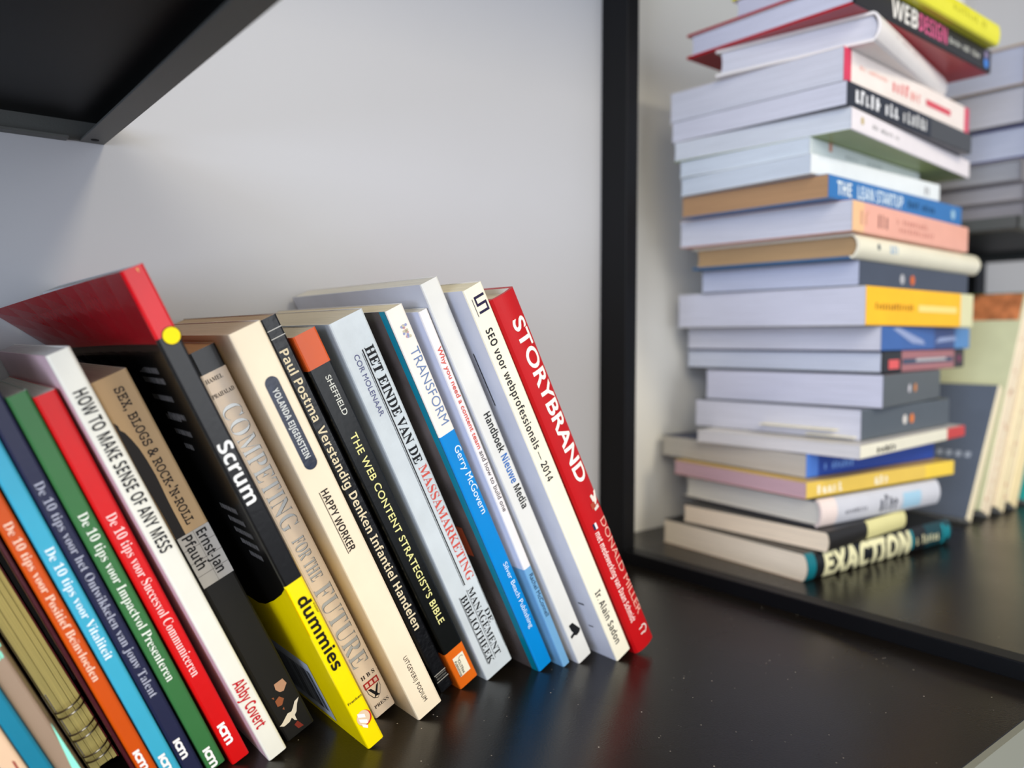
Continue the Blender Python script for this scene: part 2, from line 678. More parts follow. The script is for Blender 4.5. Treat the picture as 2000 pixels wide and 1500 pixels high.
for g in range(3):
    for z in ((0.030, 0.045), (0.088, 0.104), (0.148, 0.163))[g]:
        zz = z / math.cos(R_(24)) * S
        bm = bmesh.new()
        n, k = 34, 6
        rx, ry, wr = nT * 0.5 + 0.0005, 0.0064, 0.00045
        cx, cy = nT * 0.5 + 0.0002, 0.0021
        rings = []
        for i in range(n + 1):
            th = R_(-8 + (196 if g < 9 else 0) * i / n)
            c = Vector((cx + rx * math.cos(math.pi + th), cy - ry * math.sin(th) * 1.0, zz + 0.0012 * math.sin(th * 0.5)))
            d = Vector((-rx * math.sin(math.pi + th), -ry * math.cos(th), 0)).normalized()
            nrm = Vector((d.y, -d.x, 0))
            rings.append([bm.verts.new(c + (nrm * math.cos(2 * math.pi * q / k) + Vector((0, 0, 1)) * math.sin(2 * math.pi * q / k)) * wr)
                          for q in range(k)])
        for i in range(n):
            for q in range(k):
                f = bm.faces.new((rings[i][q], rings[i][(q + 1) % k], rings[i + 1][(q + 1) % k], rings[i + 1][q]))
                f.smooth = True
        bm_obj('wire_ring', bm, ring_m, nb)
bm = bmesh.new()       # the wire that joins the loops along the front cover
for z0_, z1_ in ((0.045, 0.088), (0.104, 0.148), (0.163, 0.21)):
    for dx in (0.0, 0.0011):
        add_box(bm, -0.0008 + dx, -0.0002 + dx, 0.0012 - dx, 0.0019 - dx, z0_ / .91 * S, z1_ / .91 * S, bev=0.00015)
bm_obj('binding_wire', bm, ring_m, nb)
nb.matrix_world = Matrix.Translation((0.3675 * S, 2.0 * S, 0)) @ Matrix.Rotation(-R_(24.2), 4, 'Y')

# --- maroon booklet
b = rowbook('thin maroon booklet with a tan label, between the wire notebook and the orange book', 0.4390, 1.845, 23.3, 1.10, 0.0080, 0, 0.72,
            {'S': [(1, (66, 10, 20))]}, gloss=0.3, cover_t=0.0002)
lb = bpy.data.meshes.new('tan_label')
zt = lambda q: (1.10 - q) * S
lb.from_pydata([(-0.0003, 0.012 * S, 0.36 * S), (-0.0003, 0.012 * S, 1.06 * S), (-0.0003, 0.20 * S, 1.06 * S), (-0.0003, 0.20 * S, 0.36 * S)], [], [(0, 1, 2, 3)])
link('cover_label', lb, b['spine_'], cover_mat((158, 130, 96), 0.5))
sp = bmesh.new()
for i in range(16):
    y, z, q = rnd.uniform(0.05, 0.16) * S, rnd.uniform(0.05, 0.26) * S, rnd.uniform(0.0002, 0.0005)
    sp.faces.new([sp.verts.new((-0.0003, y + a * q, z + c * q)) for a, c in ((0, 0), (0, 1), (1, 1), (1, 0))])
bm_obj('glitter_print', sp, ink((190, 120, 130)), b['spine_'])

# --- the five thin books of one series
series = [
    ('orange', (200, 76, 0), 0.449, 1.84, 22.9, 0.985, 0.034, 0.0, 'De 10 tips voor Positief Beïnvloeden', 0.305, 0.700, (246, 218, 190), 0.893, 0.947,
     'thin orange book with white serif title, leftmost of the five in its series'),
    ('light blue', (58, 164, 190), 0.4885, 1.84, 22.7, 0.99, 0.037, 0.0, 'De 10 tips voor Vitaliteit', 0.378, 0.659, (245, 250, 250), 0.923, 0.979,
     'thin light blue book with white serif title, between the orange and the navy one'),
    ('navy', (28, 31, 60), 0.531, 1.84, 22.7, 0.99, 0.037, 0.0, 'De 10 tips voor het Ontwikkelen van jouw Talent', 0.229, 0.775, (176, 178, 190), 0.896, 0.949,
     'thin navy blue book with pale grey serif title'),
    ('green', (52, 108, 56), 0.577, 1.84, 22.9, 0.958, 0.041, 0.0, 'De 10 tips voor Impactvol Presenteren', 0.287, 0.738, (240, 242, 228), 0.940, 0.996,
     'thin green book with white serif title, left of the bright red one'),
    ('red', (204, 5, 6), 0.630, 1.836, 23.3, 0.959, 0.044, 0.1, 'De 10 tips voor Succesvol Communiceren', 0.295, 0.74, (252, 214, 206), 0.885, 0.945,
     'thin bright red book with white serif title, beside the tall white one'),
]
for nm_, rgb, X0, Y0, ln, H, T, yw, ttl, u0, u1, tc_, i0, i1, lab in series:
    b = rowbook(lab, X0, Y0, ln, H, T, yw, 0.68, {'S': [(1, rgb)]}, gloss=0.38, pages=(215, 212, 200), group='thin books of one series')
    del b['root']['group']
    spine_text(b, ttl, u0, u1, 0.53, 0.46, tc_, 'serif', -0.010, 1.0)
    # publisher's mark: small i, c, m
    spine_text(b, 'ıcm', i0, i1, 0.50, 0.60, (246, 240, 232), 'sans', 0.03, 0.92, name='publisher_mark')

# --- white, narrow title in black capitals
b = rowbook('white book with black capital title and red author name low on the spine', 0.704, 1.799, 24.3, 1.058, 0.048, 0.2, 0.76,
            {'S': [(1, (228, 224, 208))], 'L': [(1, (226, 192, 196))], 'R': [(1, (230, 226, 218))]}, gloss=0.42, pages=(214, 212, 206))
spine_text(b, 'HOW TO MAKE SENSE OF ANY MESS', 0.081, 0.448, 0.50, 0.56, (32, 32, 34), 'bold')
spine_text(b, 'Abby Covert', 0.786, 0.915, 0.47, 0.56, (190, 24, 36), 'bold', name='author_lettering')

# --- kraft brown and black
KR = (186, 154, 112)
b = rowbook('kraft brown and black book with typewriter title and a white bird at its foot', 0.774, 1.859, 24.7, 0.995, 0.079, -0.2, 0.72,
            {'S': [(0.395, KR), (1, (15, 13, 11))], 'L': [(0.395, KR), (1, (15, 13, 11))], 'R': [(1, BLK)]}, gloss=0.55, pages=(205, 195, 172))
spine_text(b, "SEX, BLOGS & ROCK-'N-ROLL", 0.03, 0.377, 0.56, 0.25, (44, 34, 28), 'mono', 0.012)
edge = [(0.095, 0.03), (0.105, 0.10), (0.115, 0.09), (0.125, 0.17), (0.145, 0.24), (0.17, 0.30), (0.20, 0.33), (0.24, 0.345), (0.27, 0.33), (0.30, 0.31),
        (0.33, 0.30), (0.36, 0.295), (0.395, 0.29)]
low = [(0.395, 0.0)] + [(u, 0.0 + 0.012 * math.sin(u * 190)) for u in (0.34, 0.30, 0.26, 0.22, 0.18, 0.14)]
spine_shape(b, [edge + low], (30, 25, 22), name='black_brush_mark')
spine_shape(b, rect(0.395, 0.532, 0.02, 0.98), (176, 172, 166), name='label_panel', label='grey tiled name panel')
bk_ = dict(b)
spine_shape(b, [q for vv in (0.5,) for q in rect(0.395, 0.532, vv - .006, vv + .006)] + [q for uu in (0.43, 0.465, 0.50) for q in rect(uu, uu + .0015, 0.02, 0.98)],
            (120, 116, 110), name='tile_lines', lift=0.00024)
spine_text(b, 'Ernst-Jan', 0.401, 0.516, 0.70, 0.30, (30, 28, 28), 'bold', name='author_lettering').location.y = -0.00012
spine_text(b, 'Pfauth', 0.40, 0.486, 0.27, 0.30, (30, 28, 28), 'bold', name='author_lettering').location.y = -0.00012
bird = [(0.915, 0.92), (0.918, 0.75), (0.930, 0.62), (0.936, 0.53), (0.934, 0.40), (0.948, 0.12), (0.950, 0.02), (0.958, 0.14), (0.957, 0.34),
        (0.951, 0.45), (0.962, 0.50), (0.966, 0.56), (0.958, 0.56), (0.950, 0.57), (0.945, 0.66), (0.928, 0.78)]
spine_shape(b, [bird], (232, 222, 206), name='white_bird')
spine_shape(b, [[(0.845, .45), (0.845, .75), (0.862, .80), (0.875, .62), (0.872, .5), (0.860, .42)]], (196, 150, 122), name='pale_patch')
spine_shape(b, [[(0.885, .25), (0.88, .42), (0.893, .52), (0.905, .38), (0.902, .24)], [(0.872, .2), (0.874, .27), (0.88, .25)], [(0.915, .33), (0.912, .40), (0.92, .38)]],
            (150, 88, 58), name='rust_patch')
spine_shape(b, [[(0.972, .42), (0.968, .56), (0.99, .66), (0.988, .48)]], (128, 48, 36), name='rust_patch')

# --- red, black and yellow book
RD, YE = (212, 0, 16), (248, 220, 0)
b = rowbook('tall thick paperback with red top, black middle and bright yellow foot', 0.914, 1.701, 25.1, 1.246, 0.047, 0.4, 0.885,
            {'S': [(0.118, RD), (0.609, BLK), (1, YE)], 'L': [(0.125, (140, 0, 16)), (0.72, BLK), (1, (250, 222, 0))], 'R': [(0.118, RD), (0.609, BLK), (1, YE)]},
            gloss=0.26, coat=0.15, flare=0.135, pages=(196, 196, 194), inner_rgb=(200, 196, 190))
dum = b
spine_text(b, 'Scrum', 0.318, 0.439, 0.54, 0.68, (246, 244, 236), 'bold', 0.0)
spine_text(b, 'dummies', 0.643, 0.811, 0.52, 0.62, (24, 20, 8), 'bold', 0.010)
spine_text(b, 'voor', 0.666, 0.690, 0.90, 0.13, (60, 50, 10), 'sans')
spine_text(b, 'Franken', 0.889, 0, 0.10, 0.15, (50, 44, 20), 'sans', 0.01, across=True, v1=0.93, name='author_lettering')
spine_shape(b, disc(b, 0.121, 0.66, 0.37), (255, 226, 0), name='round_sticker', lift=0.0003, label='plain yellow round mark with a dark rim')
spine_shape(b, disc(b, 0.121, 0.66, 0.41), (40, 34, 10), name='sticker_rim', lift=0.00022)
spine_shape(b, disc(b, 0.936, 0.54, 0.40, rz=0.44), (206, 40, 30), name='round_logo', lift=0.0002)
spine_shape(b, disc(b, 0.934, 0.49, 0.37, rz=0.42), (226, 196, 160), name='round_logo_face', lift=0.00028)
spine_shape(b, [[(0.918, .28), (0.928, .62), (0.936, .60), (0.926, .26)], [(0.930, .24), (0.942, .62), (0.950, .58), (0.938, .24)],
                [(0.943, .26), (0.953, .52), (0.959, .46), (0.950, .26)]], (250, 246, 236), name='logo_pages', lift=0.00036)
spine_shape(b, [[(0.004, .60), (0.004, .70), (0.012, .66)]], (240, 180, 110), name='worn_nick')


def side_poly(bk, name, pts, m, lift=0.0003):
    """flat print on the left cover: points (depth y in S units, u)"""
    bm = bmesh.new()
    for p in pts:
        bm.faces.new([bm.verts.new((-lift, y * S, bk['H_'] * (1 - u))) for y, u in p])
    me = bpy.data.meshes.new(name)
    bmesh.ops.recalc_face_normals(bm, faces=bm.faces)
    bm.to_mesh(me)
    bm.free()
    return link(name, me, bk['spine_'], m)


side_poly(b, 'yellow_wave', [[(0.0, 0.611), (0.0, 0.722), (0.32, 0.722), (0.24, 0.706), (0.14, 0.672), (0.05, 0.636)]], cover_mat((250, 222, 0), 0.26, 0.15), lift=0.0002)
side_poly(b, 'barcode_panel', [[(0.15, 0.835), (0.15, 0.985), (0.44, 0.985), (0.44, 0.835)]], ink((176, 184, 196)))
bars, y = [], 0.165
q = random.Random(3)
while y < 0.42:
    w = q.choice([0.0022, 0.0035, 0.005])
    bars.append([(y, 0.86), (y, 0.965), (y + w, 0.965), (y + w, 0.86)])
    y += w + q.choice([0.002, 0.0035, 0.005])
side_poly(b, 'barcode_bars', bars, ink((26, 26, 34)), lift=0.0004)
# white blurb print in the black part of the back cover
q = random.Random(5)
lines = []
for (u, y0, y1) in ((0.170, 0.10, 0.25), (0.190, 0.09, 0.25), (0.225, 0.10, 0.24), (0.26, 0.08, 0.20), (0.265, 0.12, 0.22), (0.295, 0.10, 0.21), (0.325, .14, .2), (0.45, 0.06, 0.16), (0.475, 0.05, 0.15), (0.50, 0.04, 0.15),
                    (0.525, 0.04, 0.14), (0.55, 0.05, 0.12)):
    y = y0
    while y < y1:
        w = q.uniform(0.006, 0.014)
        lines.append([(y, u), (y, u + 0.011), (y + w, u + 0.011), (y + w, u)])
        y += w + q.uniform(0.002, 0.005)
side_poly(b, 'blurb_print', lines, ink((86, 84, 82)))['kind'] = 'stuff'

lines = []
for (u, y0, y1) in ((0.022, 0.42, 0.66), (0.036, 0.44, 0.70), (0.066, 0.34, 0.66), (0.080, 0.30, 0.60)):
    y = y0
    while y < y1:
        w = q.uniform(0.01, 0.022)
        lines.append([(y, u), (y, u + 0.009), (y + w, u + 0.009), (y + w, u)])
        y += w + q.uniform(0.003, 0.006)
# --- cream with silver letters
CR = (226, 206, 176)
b = rowbook('cream book with large engraved silver capitals and a shield emblem at its foot', 1.005, 1.829, 25.3, 1.065, 0.065, -0.2, 0.74,
            {'S': [(0.052, (20, 20, 20)), (1, (228, 208, 184))], 'L': [(0.052, (20, 20, 20)), (1, (232, 214, 186))], 'R': [(1, (216, 186, 70))]},
            gloss=0.3, coat=0.2, pages=(206, 160, 110))
silver = mat('silver_foil', (190, 192, 190), rough=0.22, metal=0.25, coat=0.5)


def foil(bk, *a, **k):
    o = spine_text(bk, *a, **k)
    sh = o.copy()
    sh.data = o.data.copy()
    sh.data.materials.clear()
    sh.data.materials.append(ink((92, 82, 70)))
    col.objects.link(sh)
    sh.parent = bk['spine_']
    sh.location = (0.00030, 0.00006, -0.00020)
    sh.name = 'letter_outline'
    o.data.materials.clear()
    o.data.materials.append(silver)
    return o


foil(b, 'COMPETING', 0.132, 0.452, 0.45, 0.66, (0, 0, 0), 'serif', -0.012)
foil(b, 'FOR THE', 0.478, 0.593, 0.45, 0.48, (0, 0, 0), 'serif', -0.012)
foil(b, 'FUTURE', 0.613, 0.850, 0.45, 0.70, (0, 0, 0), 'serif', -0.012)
spine_text(b, 'HAMEL', 0.068, 0, 0.08, 0.15, (56, 46, 40), 'serif', -0.006, across=True, v1=0.72, name='author_lettering')
spine_text(b, 'PRAHALAD', 0.103, 0, 0.05, 0.15, (56, 46, 40), 'serif', -0.006, across=True, v1=0.88, name='author_lettering')
spine_text(b, 'H B S', 0.884, 0, 0.18, 0.17, (40, 30, 28), 'serif', 0, across=True, v1=0.82, name='press_lettering')
spine_shape(b, [[(0.900, .16), (0.900, .80), (0.93, .78), (0.948, .62), (0.955, .46), (0.948, .30), (0.93, .18)]], (40, 30, 28), name='shield_outline')
spine_shape(b, [[(0.902, .18), (0.902, .78), (0.93, .76), (0.946, .61), (0.953, .46), (0.946, .32), (0.93, .20)]], (222, 202, 176), name='shield_face', lift=0.00026)
spine_shape(b, rect(0.899, 0.916, 0.14, 0.82), (170, 40, 36), name='shield_band', lift=0.0003)
spine_shape(b, rect(0.9025, 0.9125, 0.20, 0.34) + rect(0.9025, 0.9125, 0.41, 0.55) + rect(0.9025, 0.9125, 0.62, 0.76), (222, 190, 170), name='shield_books', lift=0.00034)
spine_shape(b, [[(0.918, .22), (0.921, .36), (0.950, .60), (0.947, .44)], [(0.918, .74), (0.921, .62), (0.950, .32), (0.946, .48)]], (20, 18, 20),
            name='shield_cross', lift=0.0003)
spine_text(b, 'PRESS', 0.972, 0, 0.16, 0.15, (40, 30, 28), 'serif', -0.004, across=True, v1=0.84, name='press_lettering')

# --- thick ivory book with blue pill
b = rowbook('thick ivory book with a dark blue pill-shaped name plate on its spine', 1.088, 1.750, 25.4, 1.114, 0.080, 0.2, 0.82,
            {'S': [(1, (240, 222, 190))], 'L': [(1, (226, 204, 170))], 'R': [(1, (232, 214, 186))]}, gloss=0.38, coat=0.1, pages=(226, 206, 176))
r0 = 0.21
H_, T_ = b['H_'], b['T_']
pill = [(0.125 - math.sin(math.pi * i / 12) * r0 * T_ / H_, 0.50 + math.cos(math.pi * i / 12) * r0) for i in range(13)] + \
       [(0.312 + math.sin(math.pi * i / 12) * r0 * T_ / H_, 0.50 - math.cos(math.pi * i / 12) * r0) for i in range(13)]
pm = mat('pill_blue', (22, 32, 54), rough=0.3, coat=0.4, var=0.4, scale=160, bump=0.2, bscale=500)
spine_shape(b, [pill], (36, 46, 64), name='name_plate', m=pm, label='dark blue pill-shaped plate')
spine_text(b, 'YOLANDA EIJGENSTEIN', 0.137, 0.300, 0.50, 0.19, (214, 214, 206), 'bold', 0, 1.0, name='author_lettering').location.y = -0.0001
spine_text(b, 'HAPPY WORKER', 0.380, 0.536, 0.50, 0.24, (44, 34, 30), 'bold')
spine_shape(b, rect(0.380, 0.537, 0.325, 0.345), (44, 34, 30), name='underline')
spine_text(b, 'UITGEVERIJ PODIUM', 0.836, 0.968, 0.50, 0.15, (44, 34, 30), 'sans', 0.0, 1.1, name='publisher_lettering')

# --- black with cream title
pb = mat('black_scuffed_gloss', (9, 10, 14), rough=0.30, coat=0.2, bump=0.35, bscale=260, var=0.3, scale=60)
b = rowbook('black book with bold cream title, squeezed right of the ivory one', 1.224, 1.849, 25.85, 1.155, 0.045, -0.2, 0.73,
            {'S': [(1, BLK)], 'L': [(1, BLK)]}, pages=(222, 196, 160), mat_override={BLK: pb})
spine_text(b, 'Paul Postma', 0.074, 0.243, 0.45, 0.50, (244, 230, 196), 'bold', 0, name='author_lettering')
spine_text(b, 'Verstandig Denken Infantiel Handelen', 0.259, 0.812, 0.45, 0.50, (244, 230, 196), 'bold', 0)
spine_shape(b, [q for u in (0.026, 0.044) for q in rect(u, u + 0.0022, 0.1, 0.95)], (200, 200, 196), name='rule_lines')
spine_shape(b, [q for u in (0.948, 0.968) for q in rect(u, u + 0.0018, 0.05, 0.95)], (190, 186, 176), name='rule_lines')
spine_text(b, 'BUSINESS', 0.954, 0, 0.12, 0.10, (150, 146, 138), 'serif', -0.004, across=True, v1=0.88, name='series_lettering')
spine_text(b, 'BIBLIOTHEEK', 0.9615, 0, 0.12, 0.10, (150, 146, 138), 'serif', -0.004, across=True, v1=0.88, name='series_lettering')

# --- black with orange ends
OR = (214, 88, 28)
BK2 = (8, 10, 8)
b = rowbook('black book with orange head and foot and pale yellow title', 1.280, 1.834, 25.95, 1.112, 0.067, -0.2, 0.745,
            {'S': [(0.083, OR), (0.888, BK2), (1, (224, 104, 20))], 'L': [(0.083, OR), (0.888, BK2), (1, (224, 104, 20))], 'R': [(1, BK2)]},
            gloss=0.27, coat=0.15, pages=(232, 216, 186))
spine_text(b, 'SHEFFIELD', 0.11, 0.210, 0.60, 0.23, (216, 216, 204), 'sans', 0.012, name='author_lettering')
spine_text(b, "THE WEB CONTENT STRATEGIST'S BIBLE", 0.257, 0.806, 0.52, 0.30, (232, 226, 150), 'sans', 0.014, 1.08)
spine_shape(b, rect(0.911, 0.970, 0.24, 0.80), (240, 232, 206), name='white_sticker', label='small white publisher sticker')
spine_text(b, 'ClüTfox', 0.925, 0.966, 0.47, 0.13, (40, 30, 26), 'bold', 0, name='publisher_lettering').location.y = -0.0001
spine_text(b, 'Publishing', 0.922, 0.968, 0.31, 0.11, (40, 30, 26), 'bold', 0, name='publisher_lettering').location.y = -0.0001
arc = []
for i in range(12):
    a0, a1 = R_(200 * i / 12 + 20), R_(200 * (i + 1) / 12 + 20)
    f = lambda a, rr: (0.925 - math.sin(a) * rr * 0.067 / 1.112, 0.62 + math.cos(a) * rr)
    arc.append([f(a0, .11), f(a1, .11), f(a1, .13), f(a0, .13)])
spine_shape(b, arc, (40, 30, 26), name='sticker_curl', lift=0.0003)

# --- mottled pale grey
gm = mat('mottled_pale_grey', (204, 210, 210), rough=0.26, coat=0.4, var=0.10, scale=38, bump=0.15, bscale=300)
GR = (204, 210, 210)
b = rowbook('thick mottled pale grey book with black and red slab serif title', 1.375, 1.835, 25.2, 1.141, 0.103, -0.2, 0.745,
            {'S': [(1, GR)], 'L': [(1, GR)]}, pages=(232, 220, 192), mat_override={GR: gm})
spine_text(b, 'HET EINDE VAN DE', 0.082, 0.388, 0.74, 0.26, (26, 26, 28), 'serif', 0.008)
spine_text(b, 'MASSAMARKETING', 0.398, 0.730, 0.79, 0.25, (206, 84, 72), 'serif', -0.004)
spine_text(b, 'COR MOLENAAR', 0.087, 0.240, 0.33, 0.14, (84, 86, 124), 'sans', 0.0, name='author_lettering')
spine_shape(b, rect(0.083, 0.733, 0.53, 0.56) + rect(0.090, 0.733, 0.495, 0.505), (26, 26, 28), name='double_rule')
spine_text(b, 'DE', 0.826, 0.868, 0.86, 0.15, (26, 26, 28), 'serif', -0.003, name='series_lettering')
spine_text(b, 'MANAGEMENT', 0.749, 0.959, 0.65, 0.20, (26, 26, 28), 'serif', -0.003, name='series_lettering')
spine_text(b, 'BIBLIOTHEEK', 0.755, 0.966, 0.36, 0.20, (26, 26, 28), 'serif', -0.003, name='series_lettering')
spine_shape(b, rect(0.747, 0.962, 0.515, 0.525) + rect(0.752, 0.962, 0.235, 0.245) + rect(0.752, 0.962, 0.215, 0.222) + rect(0.745, 0.82, 0.955, 0.962)
            + rect(0.875, 0.955, 0.955, 0.962), (26, 26, 28), name='rule_lines')

# --- white and blue book with a dark photographic cover
PH, TE = (58, 52, 50), (0, 128, 150)
phm = mat('dark_photo_cover', (96, 86, 82), rough=0.16, coat=0.7, var=0.55, scale=22, coat_rough=0.05)
CY = (0, 130, 200)
b = rowbook('white over blue spined book with a glossy dark photographic cover and teal hinge', 1.535, 1.786, 25.8, 1.184, 0.054, 0.2, 0.79,
            {'S': [(0.313, (238, 230, 216)), (1, CY)], 'L': [(1, PH)], 'R': [(1, W)]}, pages=(236, 222, 188), gloss=0.3, mat_override={PH: phm})
side_poly(b, 'teal_hinge', [[(0.006, 0.0), (0.006, 1.0), (0.034, 1.0), (0.034, 0.0)]], cover_mat(TE, 0.2, 0.4), lift=0.0002)
side_poly(b, 'orange_patch', [[(0.09, 0.575), (0.09, 0.66), (0.13, 0.66), (0.13, 0.575)]], ink((206, 96, 60)), lift=0.0002)
spine_text(b, 'TRANSFORM', 0.099, 0.290, 0.62, 0.50, (108, 130, 168), 'sans', -0.006)
spine_text(b, 'Gerry McGovern', 0.351, 0.535, 0.70, 0.38, (226, 240, 248), 'sans', 0.0, name='author_lettering')
spine_text(b, 'Silver Beach Publishing', 0.679, 0.877, 0.64, 0.28, (220, 236, 246), 'sans', 0.0, name='publisher_lettering')
q = random.Random(11)
for rgb in ((196, 150, 150), (150, 156, 190), (200, 190, 160)):
    spine_shape(b, [disc(b, 0.058 + q.uniform(-.014, .014), 0.55 + q.uniform(-.16, .16), 0.07, 8)[0] for _ in range(6)], rgb, name='butterfly_print',
                lift=0.0002 + 0.00003 * q.random())

# --- white with a light blue foot
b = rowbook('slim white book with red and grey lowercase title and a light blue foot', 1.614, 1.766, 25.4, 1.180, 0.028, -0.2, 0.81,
            {'S': [(0.693, (232, 226, 222)), (1, (112, 164, 202))], 'L': [(0.693, (206, 210, 228)), (1, (112, 164, 202))], 'R': [(1, W)]}, gloss=0.3, pages=(228, 222, 206))  # left board tinted bluish: its shade is put into the cover colour
spine_text(b, 'Why you need a content team', 0.090, 0.352, 0.55, 0.50, (212, 84, 72), 'sans', 0.012)
spine_text(b, 'and how to build one', 0.359, 0.526, 0.55, 0.50, (60, 50, 56), 'sans', 0.0)
spine_text(b, 'Rachel McConnell', 0.712, 0.842, 0.55, 0.50, (42, 62, 88), 'sans', 0.0, name='author_lettering')

# --- tall pale grey-white
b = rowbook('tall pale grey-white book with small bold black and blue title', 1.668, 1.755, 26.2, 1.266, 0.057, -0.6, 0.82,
            {'S': [(1, (220, 218, 210))], 'L': [(1, (200, 202, 208))], 'R': [(1, W)]}, gloss=0.36, pages=(224, 220, 206))  # cool grey left board carries shade in its colour
spine_text(b, 'Handboek', 0.314, 0.412, 0.62, 0.40, (24, 24, 26), 'bold')
spine_text(b, 'Nieuwe', 0.420, 0.492, 0.62, 0.40, (44, 104, 176), 'bold')
spine_text(b, 'Media', 0.500, 0.560, 0.62, 0.40, (24, 24, 26), 'bold')
spine_shape(b, [[(0.893, .30), (0.893, .58), (0.921, .90), (0.925, .84), (0.928, .76), (0.930, .55), (0.925, .40), (0.928, .18), (0.921, .14), (0.917, .40), (0.910, .34)]],
            (22, 22, 24), name='black_mark')

# --- white with black title
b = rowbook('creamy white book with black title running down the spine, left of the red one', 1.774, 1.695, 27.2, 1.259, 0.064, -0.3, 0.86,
            {'S': [(1, (242, 234, 208))], 'L': [(1, (200, 202, 212))], 'R': [(1, W)]}, gloss=0.36, pages=(236, 226, 196))  # left board greyed and cooled, shade painted into a white cover
spine_text(b, 'SEO voor webprofessionals — 2014', 0.096, 0.478, 0.42, 0.36, (30, 28, 34), 'bold', -0.004, 1.06)
spine_text(b, 'Ir. Alain Sadon', 0.798, 0.958, 0.46, 0.36, (30, 28, 34), 'bold', -0.006, 1.04, name='author_lettering')
spine_shape(b, rect(0.022, 0.0275, 0.32, 0.86) + rect(0.0385, 0.044, 0.32, 0.86) + rect(0.055, 0.0605, 0.32, 0.86) + rect(0.0275, 0.0385, 0.32, 0.40)
            + rect(0.044, 0.055, 0.78, 0.86), (36, 30, 60), name='line_logo')
spine_shape(b, rect(0.024, 0.064, 0.20, 0.225), (36, 30, 60), name='line_logo_rule')
side_poly(b, 'black_rule', [[(0.070, 0.145), (0.070, 0.275), (0.074, 0.275), (0.074, 0.145)]], ink((14, 14, 18)))
side_poly(b, 'small_print', [[(0.05, 0.832), (0.05, 0.836), (0.075, 0.836), (0.075, 0.832)], [(0.05, 0.902), (0.05, 0.905), (0.07, 0.905), (0.07, 0.902)]], ink((30, 30, 36)))

# --- red, rounded spine
RR = (186, 8, 14)
b = rowbook('red book with large white capitals, rightmost of the leaning row', 1.863, 1.700, 27.7, 1.240, 0.090, 0, 0.84,
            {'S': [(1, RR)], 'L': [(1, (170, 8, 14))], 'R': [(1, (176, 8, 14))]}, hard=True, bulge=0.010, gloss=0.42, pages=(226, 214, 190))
spine_text(b, 'STORYBRAND', 0.062, 0.492, 0.60, 0.50, (250, 240, 226), 'sans', 0.022, 1.0)
spine_shape(b, [[(0.538, .62), (0.536, .98), (0.560, .86), (0.568, .74), (0.560, .66)]], (236, 226, 212), name='megaphone_horn')
spine_shape(b, rect(0.556, 0.572, 0.50, 0.70, 3), (176, 70, 50), name='megaphone_body', lift=0.0003)
spine_shape(b, rect(0.570, 0.580, 0.60, 0.84, 3), (226, 214, 200), name='megaphone_body')
spine_text(b, 'DONALD MILLER', 0.610, 0.905, 0.78, 0.28, (250, 186, 166), 'sans', -0.008, 1.0, name='author_lettering')
spine_shape(b, rect(0.605, 0.622, 0.36, 0.44, 2), (236, 232, 228), name='flag_white', lift=0.0003)
spine_shape(b, rect(0.605, 0.622, 0.28, 0.36, 2), (40, 40, 70), name='flag_dark', lift=0.0003)
spine_text(b, 'met medewerking van Daan Schmidt', 0.630, 0.910, 0.36, 0.22, (246, 216, 204), 'bold', -0.006, name='author_lettering')
lg = []
for i in range(10):
    a0, a1 = R_(-90 + 180 * i / 10), R_(-90 + 180 * (i + 1) / 10)
    f = lambda a, rr: (0.950 + math.sin(a) * rr * .8 * 0.090 / 1.240, 0.60 + math.cos(a) * rr)
    lg.append([f(a0, .17), f(a1, .17), f(a1, .22), f(a0, .22)])
lg += rect(0.9405, 0.9435, 0.44, 0.62) + rect(0.9565, 0.9595, 0.44, 0.62)
spine_shape(b, lg, (246, 236, 224), name='round_mark', lift=0.0003)

# ================================================================== the tall pile in the right bay
LAV = (214, 213, 215)


def pile(label, X0, Y0, yaw, L, D, z0, T, spine, pages=LAV, cover=None, under=None, **k):
    """local x is up: L side lies below, R side on top"""
    zones = {'S': spine, 'R': [(1, cover or spine[-1][1])], 'L': [(1, under or cover or spine[-1][1])]}
    b = book(label, L, T, D, zones, pages=pages, **k)
    place_flat(b, X0, Y0, yaw, L, z0)
    return b


g = 0.0015
b = pile('thick paperback with rounded black spine and chunky cream letters, bottom of the tall pile', 2.957, 1.782, -4.3, 1.131, 0.80, 0.0, 0.115,
         [(0.05, (14, 110, 120)), (0.80, (24, 26, 28)), (1, (20, 60, 66))], pages=(252, 236, 208), cover=(30, 30, 28), under=(196, 150, 110), bulge=0.02)
spine_text(b, 'EXACTION', 0.10, 0.68, 0.50, 0.92, (228, 222, 176), 'bold', 0.03, 1.0)
marks(b, 0.72, 0.90, 0.5, 0.36, (214, 210, 170), 8, 4)
spine_shape(b, rect(0.925, 0.945, 0.1, 0.9, 4) + rect(0.955, 0.98, 0.3, 0.8, 4) + rect(0.685, 0.70, 0.2, 0.95, 4), (30, 140, 150), name='teal_patches', lift=0.0003)
b = pile('small cream-paged paperback with half black, half pale yellow spine, second from the pile bottom', 3.048, 1.735, 0.7, 0.676, 0.74, 0.1165, 0.084,
         [(0.47, (34, 32, 30)), (1, (222, 214, 150))], pages=(250, 230, 200), cover=(30, 28, 26), bulge=0.012)
b = pile('hardback with rounded silver-white spine, third from the pile bottom', 3.082, 1.80, -6.0, 0.893, 0.79, 0.202, 0.120,
         [(0.12, (232, 214, 204)), (1, (200, 200, 204))], pages=(222, 218, 204), cover=(70, 70, 72), hard=True, bulge=0.02)
marks(b, 0.18, 0.36, 0.45, 0.16, (110, 110, 116), 9, 2)
marks(b, 0.46, 0.62, 0.5, 0.6, (74, 76, 84), 4, 8)
spine_shape(b, rect(0.66, 0.82, 0.15, 0.75, 5), (160, 196, 214), name='blue_patch')
